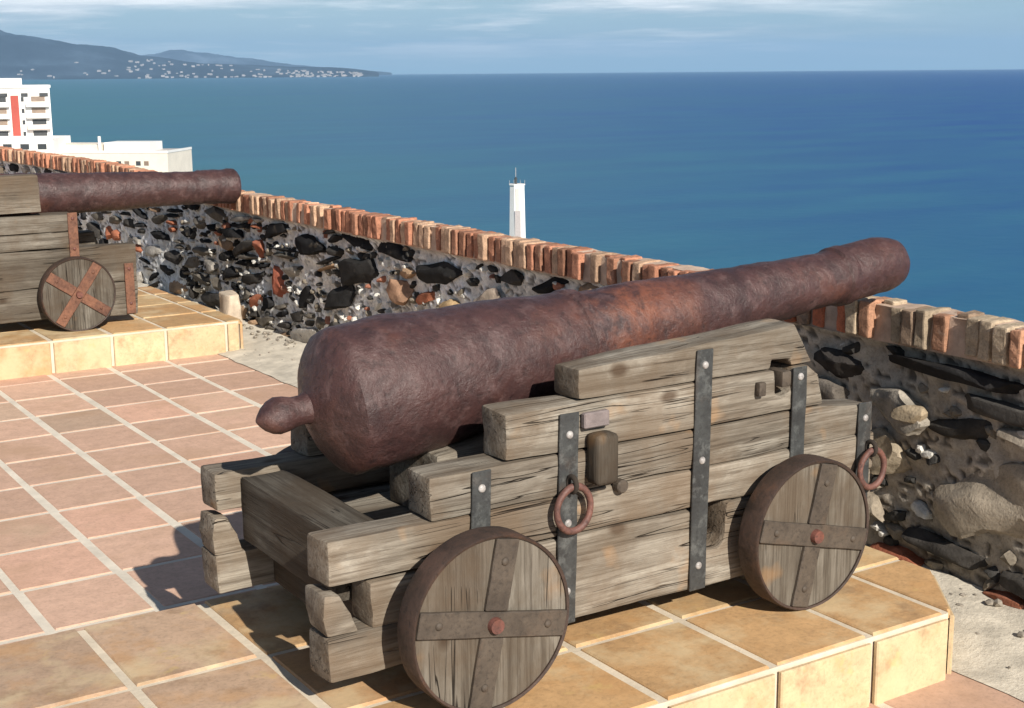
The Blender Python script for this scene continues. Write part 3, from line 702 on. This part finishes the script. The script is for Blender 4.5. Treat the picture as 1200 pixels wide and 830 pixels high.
for A,B in zip(rings[:-1],rings[1:]):
    for k in range(seg): bm.faces.new((A[k],B[k],B[(k+1)%seg],A[(k+1)%seg]))
sea=mesh_obj('sea_water',bm,m); sea.location.z=SEA; tag(sea,kind='structure')

# fort mound and low coast on the left
m_land=plain('coastal_ground',(.16,.14,.09),.95,.3,.05)
bm=bmesh.new(); n=48
pts=[]
for (q,z) in ((3.6,-.32),(7,-3),(25,-14),(70,-40),(120,-57.4),(170,-60)):
    pts.append([bm.verts.new((-2+q*1.0*math.cos(2*PI*k/n)*(1 if z<-.4 else 1.5)+(0 if z<-.4 else 0),8+q*math.sin(2*PI*k/n)*(1.6 if z<-.4 else 2.6),z if z<-.4 else z-.0)) for k in range(n)])
for A,B in zip(pts[:-1],pts[1:]):
    for k in range(n): bm.faces.new((A[k],B[k],B[(k+1)%n],A[(k+1)%n]))
bm.faces.new(pts[0][::-1]); bmesh.ops.recalc_face_normals(bm,faces=bm.faces)
tag(mesh_obj('fort_hill',bm,m_land,None,True),kind='structure')
bm=bmesh.new(); coast=[]
for (px,D) in ((-900,120),(-900,900),(-300,900),(60,520),(150,395),(235,345),(262,300),(240,230),(150,150)): 
    q=at_dist(px,90,D); coast.append(bm.verts.new((q.x,q.y,SEA+1.6)))
f=bm.faces.new(coast); bmesh.ops.triangulate(bm,faces=[f]); tag(mesh_obj('coast_ground',bm,m_land),kind='structure')

def hills(name,pts,D,depth,col,base=SEA):
    """ridge from pixel heights pts=[(px,py)], real hills of given depth at distance D"""
    bm=bmesh.new(); rows=[]; xs=[]
    x=pts[0][0]
    while x<=pts[-1][0]: xs.append(x); x+=3.0
    px=[p[0] for p in pts]; py=[p[1] for p in pts]
    N=26
    for i,x in enumerate(xs):
        y=float(np.interp(x,px,py)); q=at_dist(x,y,D); H=max(.5,q.z-base)
        d=Vector((q.x,q.y,0)).normalized(); row=[]
        for j in range(N+1):
            t=j/N; prof=math.sin(min(1,t/.6)*PI/2)**1.1 if t<.6 else math.cos((t-.6)/.4*PI/2)
            p=Vector((q.x,q.y,0))+d*((t-.6)*depth)
            nn=noise.fractal(Vector((p.x/1500,p.y/1500,3)),.75,2.1,6)
            z=base+H*prof*(1+.42*nn*(1-prof*.75))+(6*nn if 0<t<1 else 0)
            if j==0 or j==N: z=base-4
            if H<60: z=min(z,q.z)
            row.append(bm.verts.new((p.x,p.y,z)))
        rows.append(row)
    for A,B in zip(rows[:-1],rows[1:]):
        for j in range(N): bm.faces.new((A[j],A[j+1],B[j+1],B[j]))
    bmesh.ops.recalc_face_normals(bm,faces=bm.faces)
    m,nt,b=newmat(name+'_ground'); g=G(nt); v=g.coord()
    n1=g.noise(g.coord('Object',(1/1300,1/1300,1/500)),1,7,.65); c=g.ramp(n1,[(.38,tuple(x*.55 for x in col)),(.52,col),(.68,tuple(min(1,x*2.6) for x in col))])  # col is bluish: part of the haze is put into the ground colour
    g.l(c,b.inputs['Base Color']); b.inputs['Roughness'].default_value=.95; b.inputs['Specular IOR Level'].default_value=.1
    o=mesh_obj(name,bm,m,None,True); tag(o,kind='structure'); return o
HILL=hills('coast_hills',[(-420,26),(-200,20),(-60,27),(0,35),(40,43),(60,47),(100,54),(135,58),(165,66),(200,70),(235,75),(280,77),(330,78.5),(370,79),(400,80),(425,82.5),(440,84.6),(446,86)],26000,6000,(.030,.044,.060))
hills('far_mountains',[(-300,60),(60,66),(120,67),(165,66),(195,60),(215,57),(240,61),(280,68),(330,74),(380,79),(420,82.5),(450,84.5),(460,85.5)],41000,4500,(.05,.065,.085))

# ------------------------------------------------------------------ buildings and lighthouse
m_white=plain('white_render',(.80,.79,.76),.85,.06,.3); m_cream=plain('cream_render',(.74,.68,.58),.85,.08,.3)
m_red=plain('red_panel',(.40,.08,.06),.8,.1,.4); m_win=plain('window_dark',(.06,.065,.07),.25,.2,1); m_winb=plain('window_brown',(.24,.18,.14),.5,.2,1)
m_roof=plain('grey_roof',(.45,.43,.41),.9,.1,.3); m_awn=plain('pinkish_balcony',(.62,.52,.47),.8,.1,.5)
def facade_frame(px,py,D,yawoff=0):
    """origin at the point seen at px,py; local X runs along the facade to the right, local -Y faces the viewer"""
    q=at_dist(px,py,D); a=math.atan2(rr.y,rr.x)+yawoff
    return q,a
S=350/F*1.0       # metres per pixel at 350 m
# tower block: right edge at px 57, top at py 92..100
q,a=facade_frame(57,92,350,.36)
tb=empty('apartment_tower',(q.x,q.y,SEA+1.6),'tall white apartment block with a vertical red stripe beyond the wall','building',rz=a)
zt=q.z-(SEA+1.6)
def part(root,name,boxes,mat,bev=0):
    bm=bmesh.new()
    for bx in boxes: box(bm,*bx,bev)
    return mesh_obj(name,bm,mat,root)
def pxz(py): return zt-(py-92)*S
W=lambda px:(px-57)*S
part(tb,'wall',[(-34,0,0,14,0,pxz(102))],m_white)
part(tb,'parapet',[(-34.2,.25,-.25,14.2,pxz(102)+.01,pxz(99))],m_white)
part(tb,'roof_house',[(-34,W(29),1.5,11,pxz(99)+.02,pxz(91.5))],m_white)
part(tb,'stripe',[(W(16),W(24),-.45,-.004,0,pxz(110))],m_red)
z0=pxz(110)
for k in range(16):
    zf=z0-k*2.62
    if zf<4: break
    # right hand bay
    part(tb,'balcony',[(W(31),W(55.5),-1.3,-.004,zf-2.62+.05,zf-2.62+1.05)],m_awn if k in (2,3) else m_white)
    part(tb,'window',[(W(37),W(51.5),-.06,-.003,zf-1.45,zf-.25)],m_winb if k in (0,1) else m_win)
    part(tb,'window',[(W(26.5),W(29.5),-.06,-.003,zf-1.4,zf-.4)],m_win)
    # left hand bays
    for j in range(4):
        xr=W(14)-j*5.4
        part(tb,'window',[(xr-4.0,xr-.6,-.06,-.003,zf-1.5,zf-.25)],m_winb if (k+j)%3 else m_win)
        part(tb,'balcony',[(xr-4.8,xr,-1.1,-.004,zf-2.62+.05,zf-2.62+.95)],m_white)
for (xa,xb_) in ((27,34),(46,55),(5,13)): part(tb,'window',[(W(xa),W(xb_),-.3,-.256,pxz(111),pxz(107.5))],m_win)

q,a=facade_frame(196,178,330,-.12)
lb=empty('low_building',(q.x,q.y,SEA+1.6),'long low cream building with a flat roof at the foot of the tower block','building',rz=a)
zb=q.z-(SEA+1.6); S2=330/F
part(lb,'wall',[(-38,0,0,16,0,zb-.3)],m_cream)
part(lb,'parapet',[(-38.1,.1,-.12,.25,zb-.29,zb+.25),(-.2,.1,.26,16,zb-.29,zb+.25)],m_white)
part(lb,'roof',[(-38,-.21,.26,16,zb-.28,zb-.1)],m_roof)
part(lb,'penthouse',[(-16.5,-5.6,4,12,zb-.09,zb+1.9)],m_white)
part(lb,'penthouse',[(-38,-17,3,13,zb-.09,zb+1.5)],m_cream)
part(lb,'penthouse',[(-37,-28,2,12,zb+1.51,zb+3.2)],m_white)
part(lb,'chimney',[(-17.1,-16.6,2.2,2.7,zb-.09,zb+3.4)],m_white)
for k in range(7):
    x=-4.5-k*4.6
    part(lb,'window',[(x-1.1,x,-.05,-.003,zb-3.1,zb-2.1)],m_winb); part(lb,'window',[(x-3.0,x-1.9,-.05,-.003,zb-3.1,zb-2.1)],m_win)
    part(lb,'window',[(x-1.1,x,-.05,-.003,zb-6.4,zb-5.3)],m_win)
q,a=facade_frame(62,163,338,-.05)
sb=empty('podium_building',(q.x,q.y,SEA+1.6),'small white flat roofed annex right below the tower block','building',rz=a); zs=q.z-SEA-1.6
part(sb,'wall',[(-14,0,0,8,0,zs)],m_white); part(sb,'parapet',[(-14.1,.1,-.1,.3,zs+.002,zs+.7)],m_white)
for k in range(3): part(sb,'window',[(-3.6-k*4,-1.6-k*4,-.05,-.003,zs-2.3,zs-1.1)],m_win)

# lighthouse standing in the sea beyond the wall
D=430; q=at_dist(606,217,D); a=math.atan2(rr.y,rr.x)
lh=empty('lighthouse',(q.x,q.y,SEA),'slender white harbour light tower rising above the wall against the sea','lighthouse',rz=a)
H=q.z-SEA; Wd=4.6
bm=bmesh.new(); n=8
def tower(bm,w0,w1,z0,z1,sides=8,rot=PI/8):
    A=[bm.verts.new((w0*math.cos(rot+2*PI*k/sides),w0*math.sin(rot+2*PI*k/sides),z0)) for k in range(sides)]
    B=[bm.verts.new((w1*math.cos(rot+2*PI*k/sides),w1*math.sin(rot+2*PI*k/sides),z1)) for k in range(sides)]
    for k in range(sides): bm.faces.new((A[k],A[(k+1)%sides],B[(k+1)%sides],B[k]))
    bm.faces.new(A[::-1]); bm.faces.new(B)
tower(bm,2.9,2.35,-1,H); mesh_obj('shaft',bm,m_white,lh)
bm=bmesh.new(); tower(bm,2.6,2.6,H+.003,H+.35); mesh_obj('gallery',bm,m_white,lh)
bm=bmesh.new()
for k in range(8):
    c=Vector((2.5*math.cos(PI/8+k*PI/4),2.5*math.sin(PI/8+k*PI/4),H+.9)); cyl(bm,c,.05,1.1,'Z',6)
torus_ring=[]; mesh_obj('railing',bm,m_roof,lh)
bm=bmesh.new(); cyl(bm,(-.4,0,H+1.2),.45,1.7,'Z',10); cyl(bm,(-.4,0,H+2.3),.5,.5,'Z',10,.05); mesh_obj('lantern',bm,m_win,lh)
bm=bmesh.new(); cyl(bm,(-.4,0,H+3.8),.09,3.0,'Z',6); mesh_obj('mast',bm,m_roof,lh)
part(lh,'niche',[(-.55,.55,-2.36,-2.20,H-10,H-.9)],plain('niche_shade',(.60,.57,.52),.9)); part(lh,'door',[(-.8,1.0,-2.72,-2.3,1,H-7.6)],plain('grey_panel',(.42,.38,.37),.8))
bm=bmesh.new(); box(bm,-40,14,-5,5,-2,2.2,.2); mesh_obj('mole',bm,m_roof,lh)

# white houses scattered along the far shore
grp='white houses along the far shore'
hm=None
from mathutils.bvhtree import BVHTree
bpy.context.view_layer.update()
HB=BVHTree.FromObject(HILL,bpy.context.evaluated_depsgraph_get())
cnt=0
while cnt<170:
    px=random.choice([random.uniform(150,300),random.uniform(300,425),random.uniform(330,425),random.uniform(0,200)]); t_=random.random()**1.5
    q=at_dist(px,90,26000-6000*.6+60+t_*(2600 if px<300 else 1500))
    hit=HB.ray_cast(Vector((q.x,q.y,4000)),Vector((0,0,-1)))
    if hit[0] is None or hit[0].z<SEA+1 : cnt+=.2; continue
    if hit[0].z>SEA+300: cnt+=.05; continue
    hh=random.uniform(8,22); ww=random.uniform(18,60)
    if hm is None:
        bm=bmesh.new(); box(bm,-.5,.5,-.5,.5,0,1); v=[bm.verts.new(p) for p in ((-.5,-.5,1.001),(.5,-.5,1.001),(.5,.5,1.001),(-.5,.5,1.001),(-.5,0,1.3),(.5,0,1.3))]
        for f in ((0,1,5,4),(2,3,4,5),(0,4,3),(1,2,5)): bm.faces.new([v[k] for k in f])
        o=mesh_obj('house',bm,plain('town_white',(.36,.35,.34),.9,.3,.02)); hm=o.data
    else: o=link(bpy.data.objects.new('house',hm))
    o.location=(q.x,q.y,hit[0].z-3); o.scale=(ww,random.uniform(30,60),hh+3); o.rotation_euler=(0,0,a+random.uniform(-.5,.5))
    tag(o,'tiny white house on the hazy far shore','house',grp); cnt+=1

# ------------------------------------------------------------------ sky, sun, air
SUN_AZ=math.radians(-6.0); SUN_EL=math.radians(31)    # azimuth measured from -Y toward +X
sd=Vector((math.sin(SUN_AZ)*math.cos(SUN_EL),-math.cos(SUN_AZ)*math.cos(SUN_EL),math.sin(SUN_EL)))
sl=bpy.data.lights.new('sun','SUN'); sl.energy=5.0; sl.angle=math.radians(.5); sl.color=(1,.93,.83)
so=bpy.data.objects.new('sun',sl); COL.objects.link(so); so.rotation_euler=sd.to_track_quat('Z','Y').to_euler(); so.location=(0,-4,8)
w=bpy.data.worlds.new('World'); scene.world=w; w.use_nodes=True; nt=w.node_tree; nt.nodes.clear(); g=G(nt)
out=g.n('ShaderNodeOutputWorld'); bg=g.n('ShaderNodeBackground'); g.l(bg.outputs[0],out.inputs[0]); bg.inputs[1].default_value=.05
sky=g.n('ShaderNodeTexSky',sky_type='NISHITA'); sky.sun_disc=False; sky.sun_elevation=SUN_EL
sky.sun_rotation=math.atan2(sd.x,sd.y); sky.air_density=1.0; sky.dust_density=.6; sky.ozone_density=1.6; sky.altitude=60
tc=g.n('ShaderNodeTexCoord'); sp=g.n('ShaderNodeSeparateXYZ'); g.l(tc.outputs['Generated'],sp.inputs[0])
# clouds: project the direction on a flat layer
zz=g.math('ADD',g.math('MAXIMUM',sp.outputs[2],0.0),.045)
cx=g.math('DIVIDE',sp.outputs[0],zz); cyy=g.math('DIVIDE',sp.outputs[1],zz)
cv=g.n('ShaderNodeCombineXYZ'); g.l(cx,cv.inputs[0]); g.l(cyy,cv.inputs[1])
mp=g.n('ShaderNodeMapping'); g.l(cv.outputs[0],mp.inputs[0]); mp.inputs['Scale'].default_value=(.17,.17,.3); mp.inputs['Location'].default_value=(3.1,.4,0)
n1=g.noise(mp.outputs[0],1.0,7,.6,.3); n2=g.noise(mp.outputs[0],3.2,6,.65)
hgt=g.ramp(sp.outputs[2],[(.003,0.0),(.014,.4),(.030,1.0),(.09,1.0),(.18,.1)])
cov=g.math('MULTIPLY',g.ramp(g.math('ADD',n1,g.math('MULTIPLY',g.math('SUBTRACT',n2,.5),.45)),[(.42,.05),(.58,1.0)]),hgt)
# fewer clouds towards the right (over the open sea)
az=g.math('DIVIDE',sp.outputs[0],g.math('ADD',g.math('ABSOLUTE',sp.outputs[1]),.001))
cov=g.math('MULTIPLY',cov,g.ramp(g.math('MULTIPLY',az,.5),[(.40,1.0),(.60,.12)]))
ccol=g.ramp(n2,[(.32,(9.0,10.8,12.4)),(.48,(14.5,15.4,16.0)),(.62,(21,21,21))])
low=g.ramp(sp.outputs[2],[(.0,.9),(.05,.65),(.12,0.0)])
skyb=g.mix(low,sky.outputs[0],(6.6,10.6,13.0))
skyc=g.mix(g.math('MULTIPLY',cov,.85),skyb,ccol)
g.l(skyc,bg.inputs[0])

# air
bm=bmesh.new(); box(bm,-47000,47000,-47000,47000,SEA-8,1100); hz=None
m=bpy.data.materials.new('sea_haze'); m.use_nodes=True; nt=m.node_tree; nt.nodes.clear(); o_=nt.nodes.new('ShaderNodeOutputMaterial'); pv=nt.nodes.new('ShaderNodeVolumePrincipled')
pv.inputs['Density'].default_value=.000026; pv.inputs['Color'].default_value=(.40,.66,1.0,1); pv.inputs['Anisotropy'].default_value=0.0; nt.links.new(pv.outputs[0],o_.inputs['Volume'])
hz=mesh_obj('haze',bm,m) ; tag(hz,kind='stuff')

scene.view_settings.view_transform='Standard'; scene.view_settings.look='None'; scene.view_settings.exposure=.45; scene.view_settings.gamma=1
scene.render.engine='CYCLES'; scene.cycles.max_bounces=6; scene.cycles.volume_bounces=0
